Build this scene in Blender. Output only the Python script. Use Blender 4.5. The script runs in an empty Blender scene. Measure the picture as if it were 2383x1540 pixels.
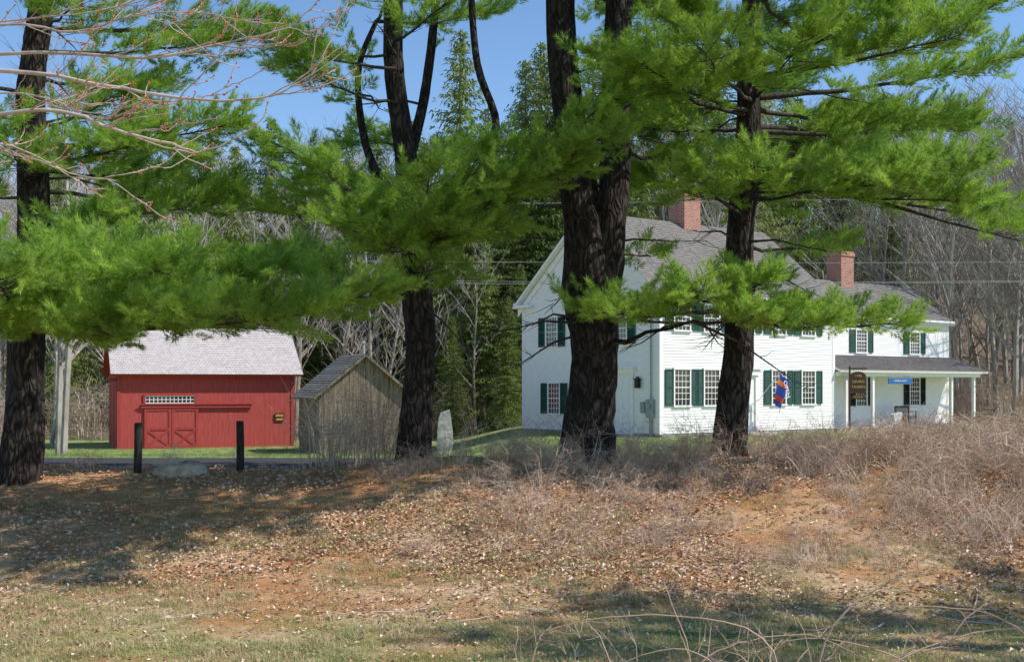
import bpy, math, random
from mathutils import Vector, Matrix, noise
random.seed(7)
R=random.uniform
S=bpy.context.scene
def V(*a): return Vector(a)
def ss(a,b,x):
    t=max(0.0,min(1.0,(x-a)/(b-a))); return t*t*(3-2*t)
def mix(a,b,t): return a+(b-a)*t

# ---------------------------------------------------------------- terrain
def ground(x,y):
    crest=.30+.22*ss(-4,-1,x)+.20*ss(6,11,x)
    z=mix(-.75,crest,ss(14.5,24.6,y))
    z=mix(z,.06,ss(25.2,27.6,y))
    lawn=mix(-.85,-.02,ss(-4,1,x))
    z=mix(z,lawn,ss(33,47,y))
    z+=(15+6*ss(10,45,x))*ss(70,150,y)
    if y<26:
        z+=.07*noise.noise(V(x*.35,y*.35,0))+.05*noise.noise(V(x*1.3,y*1.3,4))
    z+=.35*ss(60,80,y)*noise.noise(V(x*.1,y*.1,9))*4
    return z

# ---------------------------------------------------------------- materials
def mat(name,base=(.5,.5,.5),rough=.8,spec=.3):
    m=bpy.data.materials.new(name); m.use_nodes=True
    b=m.node_tree.nodes['Principled BSDF']
    b.inputs['Base Color'].default_value=(*base,1); b.inputs['Roughness'].default_value=rough
    b.inputs['Specular IOR Level'].default_value=spec
    return m
def N(m,t): return m.node_tree.nodes.new(t)
def L(m,a,b): m.node_tree.links.new(a,b)
def coords(m,scale=(1,1,1)):
    tc=N(m,'ShaderNodeTexCoord'); mp=N(m,'ShaderNodeMapping'); mp.inputs['Scale'].default_value=scale
    L(m,tc.outputs['Object'],mp.inputs['Vector']); return mp.outputs['Vector']
def ramp(m,fac,stops):
    r=N(m,'ShaderNodeValToRGB'); e=r.color_ramp.elements
    while len(e)<len(stops): e.new(.5)
    for i,(p,c) in enumerate(stops):
        e[i].position=p; e[i].color=(*c,1)
    L(m,fac,r.inputs['Fac']); return r.outputs['Color']
def noisetex(m,vec,scale,detail=6,rough=.6):
    n=N(m,'ShaderNodeTexNoise'); n.inputs['Scale'].default_value=scale; n.inputs['Detail'].default_value=detail
    n.inputs['Roughness'].default_value=rough
    L(m,vec,n.inputs['Vector']); return n.outputs['Fac']
def mixc(m,fac,a,b):
    x=N(m,'ShaderNodeMix'); x.data_type='RGBA'
    if isinstance(fac,(int,float)): x.inputs[0].default_value=fac
    else: L(m,fac,x.inputs[0])
    for s,v in ((6,a),(7,b)):
        if isinstance(v,tuple): x.inputs[s].default_value=(*v,1)
        else: L(m,v,x.inputs[s])
    return x.outputs[2]
def bump(m,h,strength=.5,dist=.02):
    b=N(m,'ShaderNodeBump'); b.inputs['Strength'].default_value=strength; b.inputs['Distance'].default_value=dist
    L(m,h,b.inputs['Height']); L(m,b.outputs['Normal'],m.node_tree.nodes['Principled BSDF'].inputs['Normal'])
def setc(m,c): L(m,c,m.node_tree.nodes['Principled BSDF'].inputs['Base Color'])
def mul_(m,a,k):
    r=N(m,'ShaderNodeMath'); r.operation='MULTIPLY'; L(m,a,r.inputs[0]); r.inputs[1].default_value=k; return r.outputs[0]
def noisy(name,c1,c2,scale=(1,1,1),ns=5,rough=.85,bs=.3,bd=.01,lo=.35,hi=.65,spec=.25):
    m=mat(name,c1,rough,spec); v=coords(m,scale); f=noisetex(m,v,ns)
    setc(m,ramp(m,f,[(lo,c1),(hi,c2)]))
    if bs: bump(m,f,bs,bd)
    return m
def objrand(m): 
    o=N(m,'ShaderNodeObjectInfo'); return o.outputs['Random']

M_white=noisy('white_paint',(.84,.81,.785),(.91,.885,.86),(1,1,4),3,.55,.1,.003)
M_trim=noisy('white_trim',(.86,.835,.81),(.91,.885,.86),(1,1,1),4,.5,.05,.002)
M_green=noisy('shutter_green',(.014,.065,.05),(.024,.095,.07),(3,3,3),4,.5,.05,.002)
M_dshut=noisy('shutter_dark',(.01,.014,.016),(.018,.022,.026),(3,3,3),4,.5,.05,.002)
M_black=mat('black_metal',(.015,.015,.016),.4)
M_metal=noisy('grey_metal',(.25,.26,.27),(.36,.37,.38),(1,1,1),6,.45,.05,.002)
M_glass=mat('window_glass',(.012,.014,.016),.08,.6)
M_curtain=noisy('curtain',(.16,.05,.04),(.26,.09,.07),(1,1,1),4)
M_red=noisy('barn_red',(.38,.060,.052),(.50,.090,.078),(4,4,.4),4,.8,.25,.008)
M_redtrim=noisy('barn_red_trim',(.34,.05,.043),(.42,.065,.058),(2,2,2),4,.7,.1,.004)
M_stone=noisy('granite',(.36,.35,.33),(.60,.58,.55),(1,1,1),14,.9,.5,.02)
M_sand=noisy('field_stone',(.30,.26,.20),(.56,.50,.40),(1,1,1),6,.95,.7,.04)
M_found=noisy('foundation',(.2,.19,.18),(.34,.33,.31),(1,1,1),5,.95,.5,.02)
M_post=noisy('tarred_post',(.018,.016,.015),(.05,.045,.04),(6,6,1),5,.9,.6,.01)
M_signbrown=noisy('sign_brown',(.06,.028,.018),(.10,.045,.03),(1,1,1),6,.6,.05,.002)
M_gold=mat('sign_gold',(.62,.45,.16),.5)
M_side=noisy('ochre_wood',(.30,.13,.05),(.42,.20,.08),(1,1,1),6)
M_blue=mat('sign_blue',(.03,.13,.33),.5)
M_wht=mat('plain_white',(.8,.8,.8),.6)
M_yel=mat('yellow_paint',(.55,.34,.05),.6)
M_orange=mat('flag_orange',(.72,.22,.03),.8)
M_fblue=mat('flag_blue',(.03,.07,.34),.8)
M_fred=mat('flag_red',(.55,.04,.03),.8)
def brickmat():
    m=mat('chimney_brick',(.3,.12,.08),.9)
    tc=N(m,'ShaderNodeTexCoord'); sp=N(m,'ShaderNodeSeparateXYZ'); L(m,tc.outputs['Object'],sp.inputs[0])
    ad=N(m,'ShaderNodeMath'); L(m,sp.outputs[0],ad.inputs[0]); L(m,sp.outputs[1],ad.inputs[1])
    cb=N(m,'ShaderNodeCombineXYZ'); L(m,ad.outputs[0],cb.inputs[0]); L(m,sp.outputs[2],cb.inputs[1])
    b=N(m,'ShaderNodeTexBrick'); L(m,cb.outputs[0],b.inputs['Vector']); b.inputs['Scale'].default_value=1
    b.inputs['Brick Width'].default_value=.22; b.inputs['Row Height'].default_value=.085; b.inputs['Mortar Size'].default_value=.012
    b.inputs['Color1'].default_value=(.48,.16,.10,1); b.inputs['Color2'].default_value=(.24,.07,.05,1); b.inputs['Mortar'].default_value=(.5,.42,.36,1)
    setc(m,mixc(m,mul_(m,noisetex(m,coords(m),3),.5),b.outputs['Color'],(.40,.19,.13))); return m
M_brick=brickmat()
def roofmat(name,c1,c2,c3,k):
    m=mat(name,c1,.95,.15)
    tc=N(m,'ShaderNodeTexCoord'); sp=N(m,'ShaderNodeSeparateXYZ'); L(m,tc.outputs['Object'],sp.inputs[0])
    cb=N(m,'ShaderNodeCombineXYZ'); L(m,sp.outputs[0],cb.inputs[0]); L(m,mul_(m,sp.outputs[2],k),cb.inputs[1])
    b=N(m,'ShaderNodeTexBrick'); L(m,cb.outputs[0],b.inputs['Vector']); b.inputs['Scale'].default_value=1
    b.inputs['Brick Width'].default_value=.16; b.inputs['Row Height'].default_value=.15; b.inputs['Mortar Size'].default_value=.009
    b.inputs['Color1'].default_value=(*c1,1); b.inputs['Color2'].default_value=(*c2,1); b.inputs['Mortar'].default_value=(*[x*.3 for x in c1],1)
    f=noisetex(m,coords(m,(1,1,1)),1.3)
    r=N(m,'ShaderNodeMapRange'); r.inputs[1].default_value=.4; r.inputs[2].default_value=.7; r.inputs[3].default_value=0; r.inputs[4].default_value=.6; L(m,f,r.inputs[0])
    st=noisetex(m,coords(m,(2.5,.4,.4)),2.2,4)
    c=mixc(m,r.outputs[0],b.outputs['Color'],c3)
    c=mixc(m,mul_(m,st,.45),c,tuple(x*.55 for x in c1))
    setc(m,c); bump(m,b.outputs['Fac'],.4,.01); return m
M_roof=roofmat('grey_shingle',(.33,.30,.275),(.18,.165,.15),(.26,.235,.215),1.57)
M_roofb=roofmat('silver_shingle',(.74,.67,.64),(.52,.47,.45),(.63,.57,.545),1.7)
M_roofp=roofmat('porch_shingle',(.22,.205,.20),(.12,.11,.105),(.17,.16,.15),2.7)
def plankmat():
    m=mat('weathered_plank',(.3,.24,.16),.95,.15)
    v=coords(m,(6,6,.35)); f=noisetex(m,v,2,5)
    c=ramp(m,f,[(.3,(.065,.052,.04)),(.5,(.21,.165,.12)),(.72,(.34,.28,.21))])
    setc(m,c); bump(m,f,.5,.02); return m
M_plank=plankmat()
def barkmat(name,c1,c2,c3):
    m=mat(name,c1,.95,.15)
    v=coords(m,(1,1,.3)); vo=N(m,'ShaderNodeTexVoronoi'); vo.feature='DISTANCE_TO_EDGE'; vo.inputs['Scale'].default_value=11
    n=N(m,'ShaderNodeTexNoise'); n.inputs['Scale'].default_value=5; L(m,v,n.inputs['Vector'])
    mx=mixc(m,.25,v,n.outputs['Color']); L(m,mx,vo.inputs['Vector'])
    f=noisetex(m,coords(m,(1,1,.5)),7)
    ad=N(m,'ShaderNodeMath'); L(m,mul_(m,vo.outputs['Distance'],1.8),ad.inputs[0]); L(m,f,ad.inputs[1])
    c=ramp(m,ad.outputs[0],[(.35,c1),(.65,c2),(1.0,c3)])
    big=noisetex(m,coords(m,(1,1,.6)),1.6,3)
    c=mixc(m,mul_(m,big,.7),c,c1)
    setc(m,c); bump(m,ad.outputs[0],1.0,.06); return m
M_bark=barkmat('pine_bark',(.012,.009,.008),(.045,.036,.031),(.105,.088,.078))
M_limb=noisy('pine_limb_bark',(.03,.025,.022),(.11,.098,.085),(3,3,3),5,.95,.5,.01)
M_grey=noisy('bare_tree_bark',(.23,.20,.165),(.50,.45,.39),(1,1,.3),3,.95,0)
M_maple=noisy('maple_bark',(.38,.29,.24),(.62,.51,.44),(1,1,1),8,.8,.2,.004)
M_bud=mat('red_buds',(.50,.11,.05),.7)
def leafmat(name,cols,trans=.35,rough=.55):
    m=mat(name,cols[0],rough,.2); nt=m.node_tree
    r=objrand(m); k=len(cols); c=ramp(m,r,[(i/(k-1),cols[i]) for i in range(k)])
    setc(m,c)
    if trans>0:
        t=N(m,'ShaderNodeBsdfTranslucent'); L(m,c,t.inputs['Color'])
        mx=N(m,'ShaderNodeMixShader'); mx.inputs[0].default_value=trans
        L(m,nt.nodes['Principled BSDF'].outputs[0],mx.inputs[1]); L(m,t.outputs[0],mx.inputs[2])
        L(m,mx.outputs[0],nt.nodes['Material Output'].inputs['Surface'])
    return m
M_needle=leafmat('pine_needles',[(.20,.36,.05),(.36,.54,.08),(.46,.64,.11),(.26,.43,.08),(.40,.56,.12)],.45)
M_spruce=leafmat('spruce_needles',[(.11,.16,.035),(.19,.25,.06),(.27,.32,.09)],.3)
M_bramble=leafmat('dead_cane',[(.42,.29,.20),(.60,.46,.35),(.50,.36,.26),(.68,.56,.45)],.0)
M_grass=leafmat('grass',[(.62,.49,.29),(.54,.42,.23),(.26,.32,.09),(.70,.57,.36),(.40,.40,.16)],.3)
M_lawng=leafmat('lawn_grass',[(.22,.30,.09),(.32,.40,.13)],.3)
def leaflit():
    m=mat('dead_leaves',(.4,.3,.2),.9,.15)
    a=N(m,'ShaderNodeAttribute'); a.attribute_name='rnd'
    setc(m,ramp(m,a.outputs['Fac'],[(0,(.30,.15,.08)),(.35,(.53,.34,.22)),(.7,(.68,.50,.36)),(1,(.82,.69,.56))])); return m
M_leaf=leaflit()

# ---------------------------------------------------------------- mesh builder
class MB:
    def __init__(s): s.v=[]; s.f=[]
    def quad(s,*p):
        i=len(s.v); s.v+= [tuple(q) for q in p]; s.f.append(tuple(range(i,i+len(p))))
    def box(s,x0,x1,y0,y1,z0,z1,P=None):
        P=P or (lambda a,b,c:(a,b,c)); i=len(s.v)
        for a in (x0,x1):
            for b in (y0,y1):
                for c in (z0,z1): s.v.append(tuple(P(a,b,c)))
        for f in ((0,1,3,2),(4,6,7,5),(0,4,5,1),(2,3,7,6),(0,2,6,4),(1,5,7,3)): s.f.append(tuple(i+k for k in f))
    def tube(s,pts,rad,n=6,cap=True):
        i0=len(s.v); m=len(pts); pts=[Vector(p) for p in pts]
        up=None
        for k in range(m):
            d=(pts[min(k+1,m-1)]-pts[max(k-1,0)])
            if d.length<1e-6: d=V(0,0,1)
            d.normalize()
            if up is None:
                up=V(1,0,0) if abs(d.x)<.7 else V(0,1,0)
            a=(up-d*up.dot(d)); 
            if a.length<1e-4: a=d.orthogonal()
            a.normalize(); b=d.cross(a); up=a
            r=rad[k] if isinstance(rad,(list,tuple)) else rad
            for j in range(n):
                t=2*math.pi*j/n; s.v.append(tuple(pts[k]+a*math.cos(t)*r+b*math.sin(t)*r))
        for k in range(m-1):
            for j in range(n):
                a=i0+k*n+j; b=i0+k*n+(j+1)%n; s.f.append((a,b,b+n,a+n))
        if cap: s.f.append(tuple(i0+(m-1)*n+j for j in range(n)))
    def obj(s,name,m,parent=None,smooth=False,coll=None):
        me=bpy.data.meshes.new(name); me.from_pydata(s.v,[],s.f); me.materials.append(m)
        if smooth: me.polygons.foreach_set('use_smooth',[True]*len(me.polygons))
        me.update(); o=bpy.data.objects.new(name,me); (coll or S.collection).objects.link(o)
        if parent: o.parent=parent
        return o
def empty(name,loc=(0,0,0),rz=0):
    o=bpy.data.objects.new(name,None); o.location=loc; o.rotation_euler=(0,0,rz); o.empty_display_size=.3
    S.collection.objects.link(o); return o

# ---------------------------------------------------------------- instancing
groups={}
def group_for(coll):
    if coll.name in groups: return groups[coll.name]
    g=bpy.data.node_groups.new('scatter_'+coll.name,'GeometryNodeTree'); g.is_modifier=True
    g.interface.new_socket('Geometry',in_out='INPUT',socket_type='NodeSocketGeometry')
    g.interface.new_socket('Geometry',in_out='OUTPUT',socket_type='NodeSocketGeometry')
    n=g.nodes; l=g.links
    gi=n.new('NodeGroupInput'); go=n.new('NodeGroupOutput'); iop=n.new('GeometryNodeInstanceOnPoints')
    ci=n.new('GeometryNodeCollectionInfo'); ci.inputs['Collection'].default_value=coll
    ci.inputs['Separate Children'].default_value=True; ci.inputs['Reset Children'].default_value=True
    a=n.new('GeometryNodeInputNamedAttribute'); a.data_type='FLOAT_VECTOR'; a.inputs['Name'].default_value='rot'
    e=n.new('FunctionNodeEulerToRotation'); l.new(a.outputs['Attribute'],e.inputs[0])
    b=n.new('GeometryNodeInputNamedAttribute'); b.data_type='FLOAT'; b.inputs['Name'].default_value='scl'
    l.new(gi.outputs[0],iop.inputs['Points']); l.new(ci.outputs[0],iop.inputs['Instance'])
    iop.inputs['Pick Instance'].default_value=True
    l.new(e.outputs[0],iop.inputs['Rotation']); l.new(b.outputs['Attribute'],iop.inputs['Scale'])
    l.new(iop.outputs[0],go.inputs[0]); groups[coll.name]=g; return g
def scatter(name,items,coll,parent=None):
    me=bpy.data.meshes.new(name); me.from_pydata([tuple(i[0]) for i in items],[],[])
    a=me.attributes.new('rot','FLOAT_VECTOR','POINT'); a.data.foreach_set('vector',[c for i in items for c in i[1]])
    b=me.attributes.new('scl','FLOAT','POINT'); b.data.foreach_set('value',[i[2] for i in items])
    o=bpy.data.objects.new(name,me); S.collection.objects.link(o)
    if parent: o.parent=parent
    md=o.modifiers.new('scatter','NODES'); md.node_group=group_for(coll); return o
def dirv(yaw,pitch): return V(math.cos(yaw)*math.cos(pitch),math.sin(yaw)*math.cos(pitch),math.sin(pitch))

# pine spray prototypes
C_spray=bpy.data.collections.new('pine_sprays')
for q in range(4):
    mb=MB()
    def tuft(p0,d,l,nn):
        d=d.normalized(); o=d.orthogonal().normalized(); o2=d.cross(o)
        for k in range(nn):
            t=R(.2,1.0); th=2*math.pi*R(0,1); an=R(.3,1.0)*(1.15-.5*t)
            nd=(d*math.cos(an)+(o*math.cos(th)+o2*math.sin(th))*math.sin(an)); nd.z+=.1; nd.normalize()
            p=p0+d*l*t; w=nd.cross(V(R(-1,1),R(-1,1),R(-1,1))).normalized()*.0036; ln=R(.08,.135)
            mb.quad(p-w,p+w,p+nd*ln)
    ax=lambda t:V(.42*t,0,.05*t*t)
    for k in range(7):
        t=.12+.12*k; sd=1 if k%2 else -1; ln=R(.11,.2)*(1.1-.5*t)
        d=V(math.cos(.8),sd*math.sin(.8)*R(.7,1.1),R(-.1,.45)).normalized()
        tuft(ax(t),d,ln,32)
    for k in range(3): tuft(ax(.3+.22*k),V(1,R(-.3,.3),R(.1,.5)),.15,20)
    tuft(ax(.8),V(1,0,.25),.17,42)
    mb.obj('spray',M_needle,coll=C_spray)

def bez(A,C,B,t): return A*(1-t)**2+C*2*t*(1-t)+B*t*t
def bough(A,B,width,items,limb,sag=.25,start=.3,rad=None,step=.21,dens=1.0):
    A=Vector(A);B=Vector(B); Ln=(B-A).length; C=(A+B)/2+V(R(-.2,.2),R(-.2,.2),-sag)
    r0=rad or .013*Ln**.9+.01
    pts=[bez(A,C,B,i/10)+V(R(-1,1),R(-1,1),R(-1,1))*.03*(i>0) for i in range(11)]
    limb.tube(pts,[mix(r0,.008,i/10) for i in range(11)],5)
    base=math.atan2(B.y-A.y,B.x-A.x)
    n=max(3,int(Ln*(1-start)/step))
    for i in range(n+1):
        tt=i/n; t=start+(1-start)*tt; p=bez(A,C,B,t)
        for side in (-1,1):
            if R(0,1)>dens: continue
            yaw=base+side*R(.5,1.3)*(1-.45*tt); l=width*(.4+.6*math.sin(math.pi*min(1,.15+.8*tt)))*R(.4,1.3)
            pit=R(-.28,.5); d=dirv(yaw,pit); 
            limb.tube([p,p+d*l*.5+V(0,0,-.02),p+d*l],[.011,.007,.003],3,False)
            m=max(1,int(l/.22))
            for j in range(m+1):
                s=(.2+.8*(j+R(-.3,.3))/m)*l
                q=p+d*s+V(0,0,R(-.06,.06))
                items.append((q,(R(-1.2,1.2),-(pit+R(-.15,.65)),yaw+R(-.8,.8)),R(.7,1.3)))
    for k in range(5):
        items.append((B,(R(-1,1),-R(-.1,.6),base+R(-.8,.8)),R(.8,1.2)))

def trunk(mb,pts,rad,n=18):
    P=[Vector(p) for p in pts]; out=[];rr=[]
    for i in range(len(P)-1):
        p0=P[max(i-1,0)];p1=P[i];p2=P[i+1];p3=P[min(i+2,len(P)-1)]
        k=max(2,int((p2-p1).length/.25))
        for j in range(k):
            t=j/k
            out.append(.5*((2*p1)+(p2-p0)*t+(2*p0-5*p1+4*p2-p3)*t*t+(3*p1-p0-3*p2+p3)*t**3)); rr.append(mix(rad[i],rad[i+1],t))
    out.append(P[-1]); rr.append(rad[-1])
    i0=len(mb.v); mb.tube(out,rr,n)
    for k in range(len(out)):
        c=out[k]
        for j in range(n):
            v=Vector(mb.v[i0+k*n+j]); d=v-c
            f=1+.24*noise.noise(V(d.x*1.5/rr[k],d.y*1.5/rr[k],v.z*.7))+.10*noise.noise(V(v.x*9,v.y*9,v.z*3))
            mb.v[i0+k*n+j]=tuple(c+d*f)
    return out

def pine(base,trunks,boughs,seed=1,dead=8,topz=(9.3,16.5),tl=(2.0,3.6),tstep=.42):
    random.seed(seed)
    root=empty('pine_tree',base); off=Vector(base)
    t=MB(); lines=[]
    for pts,rad in trunks:
        lines.append(trunk(t,[Vector(p)-off for p in pts],rad))
    t.obj('trunk',M_bark,root,True)
    limb=MB(); items=[]
    for b in boughs:
        A,B,w=b[0],b[1],b[2]; kw=b[3] if len(b)>3 else {}
        bough(Vector(A)-off,Vector(B)-off,w,items,limb,**kw)
    def at(line,z):
        return min(line,key=lambda p:abs(p.z-z))
    z=topz[0]
    while z<topz[1]:
        ln=random.choice(lines); p=at(ln,z-off.z)
        yaw=R(0,6.283); l=R(*tl)*(1.25-.5*(z-topz[0])/(topz[1]-topz[0]))
        bough(p,p+dirv(yaw,R(.0,.3))*l,.95,items,limb,step=.3)
        z+=tstep
    for k in range(dead):
        z=R(2.5,9); p=at(random.choice(lines),z-off.z); yaw=R(0,6.283); l=R(.8,2.6); d=dirv(yaw,R(-.5,.25))
        pts=[p,p+d*l*.4+V(0,0,.05),p+d*l*.75+V(R(-.1,.1),R(-.1,.1),-.12),p+d*l+V(0,0,-.2)]
        limb.tube(pts,[.034,.022,.013,.004],5)
        for j in range(6):
            q=pts[1]+(pts[3]-pts[1])*R(0,1); e=dirv(yaw+R(-1.2,1.2),R(-.6,.5))*R(.2,.7)
            limb.tube([q,q+e*.5+V(0,0,-.03),q+e],[.010,.006,.003],3,False)
    limb.obj('limbs',M_limb,root,True)
    scatter('foliage',items,C_spray,root)
    return len(items)

cnt=0
b1=V(-9.45,23,.25)
T1=[((-9.45,23,-.3),(-9.4,23,.25),(-9.3,23,1.2),(-9.35,23.1,3),(-9.15,23,5),(-9.2,23,7.5),(-8.95,23,10),(-9,23,14),(-9,23,18)),(.54,.44,.36,.34,.30,.27,.24,.17,.05)]
cnt+=pine(b1,[T1],[
 (( -9.3,23,3.6),(-5.2,17.6,3.7),1.3,{}),
 (( -9.3,23,3.5),(-2.3,19.3,3.45),1.05,{'start':.3}),
 (( -9.3,23,3.2),(-6.0,17.6,2.9),1.1,{}),
 (( -9.3,23,3.6),(-7.1,16.6,3.5),1.3,{}),
 (( -9.3,23,3.9),(-3.9,20,3.95),1.1,{}),
 (( -9.3,23,3.2),(-3.2,18.3,3.1),1.0,{'start':.35}),
 (( -9.3,23,3.8),(-9.0,17.0,3.6),1.3,{}),
 (( -9.3,23,3.3),(-8.0,17.6,3.0),1.1,{}),
 (( -9.3,23,4.1),(-6.6,19.5,4.1),1.2,{}),
 (( -9.3,23,3.4),(-4.6,17.0,3.1),1.0,{'start':.4}),
 (( -9.2,23,5.3),(-5.9,23.5,5.6),1.0,{}),
 (( -9.2,23,5.8),(-6.0,25.0,6.0),1.1,{}),
 (( -9.2,23,6.2),(-7.4,26.0,6.6),1.1,{}),
 (( -9.2,23,6.9),(-7.2,22.0,7.4),1.0,{}),
 (( -9.2,23,6.6),(-5.3,22.5,6.9),.9,{}),
 (( -9.2,23,6.3),(-6.2,21.0,6.4),.9,{}),
 (( -9.1,23,8.4),(-6.1,24.0,8.9),.8,{}),
 (( -9.1,23,8.9),(-5.3,25.0,9.6),.8,{}),
 (( -9.1,23,8.8),(-7.6,21.5,9.0),.9,{}),
 (( -9.1,23,7.6),(-10.5,20.0,7.6),1.1,{}),
 (( -9.1,23,7.9),(-7.6,25.5,8.4),1.0,{}),
 (( -9.1,23,7.2),(-11.0,24.5,7.6),1.1,{}),
 (( -9.1,23,5.6),(-10.8,22,5.9),1.1,{}),
 (( -9.2,23,6.0),(-8.6,20.5,6.2),1.1,{}),
 (( -9.2,23,4.8),(-7.2,21.0,5.0),.8,{'dens':.7}),
],seed=3,tl=(2.0,3.0),topz=(9.8,15),dead=12)
b2=V(-2.0,25,.5)
T2=[((-2.0,25,-.1),(-2.0,25,.5),(-1.97,25,1.3),(-1.9,25,2.5),(-1.98,25,4.2),(-2.1,25.1,5.4),(-2.25,25.2,6.8),(-2.45,25.2,8.5),(-2.5,25.2,10.5),(-2.6,25.2,14),(-2.6,25.2,17)),(.52,.40,.335,.32,.29,.24,.23,.22,.21,.14,.04)]
T2b=[((-2.15,25.1,5.6),(-2.9,25.3,6.6),(-3.2,25.5,7.6),(-3.25,25.6,8.8),(-2.9,25.7,9.8)),(.11,.09,.08,.07,.05)]
T2c=[((-2.3,25.2,6.3),(-1.9,25.6,8.0),(-1.7,25.8,9.5),(-1.6,26,11.5)),(.12,.11,.10,.06)]
T2d=[((-2.1,25.2,5.2),(-.9,25.6,6.3),(-.35,26,7.6),(-.75,26.2,9.0),(-.9,26.3,10.6)),(.11,.095,.09,.085,.07)]
T2s=[((-1.95,25,3.75),(-2.12,24.8,3.98),(-2.32,24.6,4.12)),(.22,.19,.15)]
cnt+=pine(b2,[T2,T2b,T2c,T2d,T2s],[
 ((-2.0,25,4.6),(2.0,22,7.4),.95,{'start':.36,'sag':-.1}),
 ((-2.0,25,4.9),(1.75,22,6.6),.8,{'start':.3,'sag':-.1}),
 ((-2.0,25,4.8),(-2.9,22,5.1),1.0,{}),
 ((-2.0,25,4.7),(-1.5,21.5,5.7),1.2,{}),
 ((-2.0,25,4.8),(-2.3,22,4.7),.9,{}),
 ((-2.0,25,4.8),(.0,22,5.8),.9,{}),
 ((-2.0,25,4.8),(-1.3,22,4.9),.9,{}),
 ((-2.0,25,5.0),(-.6,22.2,6.3),1.0,{}),
 ((-2.0,25,5.2),(1.1,22.2,6.3),.7,{'start':.35}),
 ((-2.2,25,5.9),(-4.6,23,6.7),.9,{}),
 ((-2.4,25,7.9),(-4.2,24,8.4),.8,{}),
 ((-2.4,25,8.6),(-5.0,24,9.0),.8,{}),
 ((-2.4,25,8.9),(-4.4,26,9.4),.8,{}),
 ((-2.4,25,9.2),(-1.2,23,9.4),.8,{}),
 ((-2.2,25,5.5),(-3.6,23,6.1),.9,{}),
 ((-2.2,25,5.6),(-5.2,23.8,5.6),.8,{'dens':.7}),
 ((-2.2,25,6.2),(-4.4,26.5,6.5),1.0,{}),
 ((-2.3,25,7.0),(-3.3,27,7.8),.8,{}),
 ((-2.3,25,6.8),(-1.4,27.5,7.3),.8,{}),
],seed=5,topz=(10.2,14.5),tl=(1.8,3.0))
b3=V(1.6,25,.6)
T3=[((1.62,25,-.1),(1.62,25,.45),(1.65,25,1.3),(1.72,25,2.6),(1.62,25,4.0),(1.5,25,5.2),(1.25,25.1,6.8),(1.1,25.1,8.5),(1.0,25.2,10.5),(1.0,25.3,13.5),(1.0,25.3,17)),(.86,.68,.52,.50,.52,.44,.35,.33,.31,.2,.05)]
T3b=[((1.75,25,3.2),(2.0,25,4.6),(2.1,25,6.2),(2.15,25,8.0),(2.25,25,10.2),(2.4,25,14),(2.4,25,18)),(.36,.33,.31,.30,.29,.2,.05)]
T3d=[((2.0,24.7,3.0),(2.3,24.4,2.9),(2.7,24.2,3.1),(3.1,24,3.15),(3.6,23.9,3.3)),(.06,.05,.04,.028,.01)]
T3e=[((1.4,24.6,3.3),(1.2,24.2,3.4),(.95,24.0,3.35)),(.06,.045,.02)]
cnt+=pine(b3,[T3,T3b,T3d,T3e],[
 ((2.1,25,6.5),(.8,27,7.0),.8,{}),
 ((2.1,25,7.6),(3.3,27,8.0),.9,{}),
 ((2.1,25,8.5),(3.6,27,9.0),1.0,{}),
 ((2.1,25,6.9),(4.1,28,7.3),1.0,{}),
 ((1.5,25,5.0),(3.3,27.5,5.0),.7,{'dens':.6}),
 ((1.3,25,6.3),(-.1,26.5,6.9),.7,{'dens':.7}),
 ((2.1,25,8.9),(3.4,23.5,9.3),.9,{}),
 ((1.1,25,10.4),(2.0,16.4,9.3),1.5,{'start':.5}),  # from here on: long boughs added above the view to shade the left bank
 ((1.1,25,10.8),(3.3,17.2,9.5),1.5,{'start':.5}),
 ((2.2,25,10.4),(2.9,15.2,9.0),1.4,{'start':.55}),
 ((2.2,25,11.0),(4.4,18.8,10.2),1.4,{'start':.5}),
 ((2.2,25,11.6),(1.4,14.6,9.2),1.4,{'start':.55}),
],seed=8,dead=18,topz=(10.6,14.5),tl=(2.0,3.2),tstep=.5)
b4=V(4.55,25,.55)
T4=[((4.55,25,-.1),(4.55,25,.55),(4.6,25,1.5),(4.72,25,3.0),(4.73,25,5.0),(4.87,25,6.8),(4.93,25,8.5),(5.05,25.1,10.5),(5.1,25.2,14),(5.1,25.2,17.5)),(.54,.40,.34,.32,.30,.27,.25,.22,.14,.04)]
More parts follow.
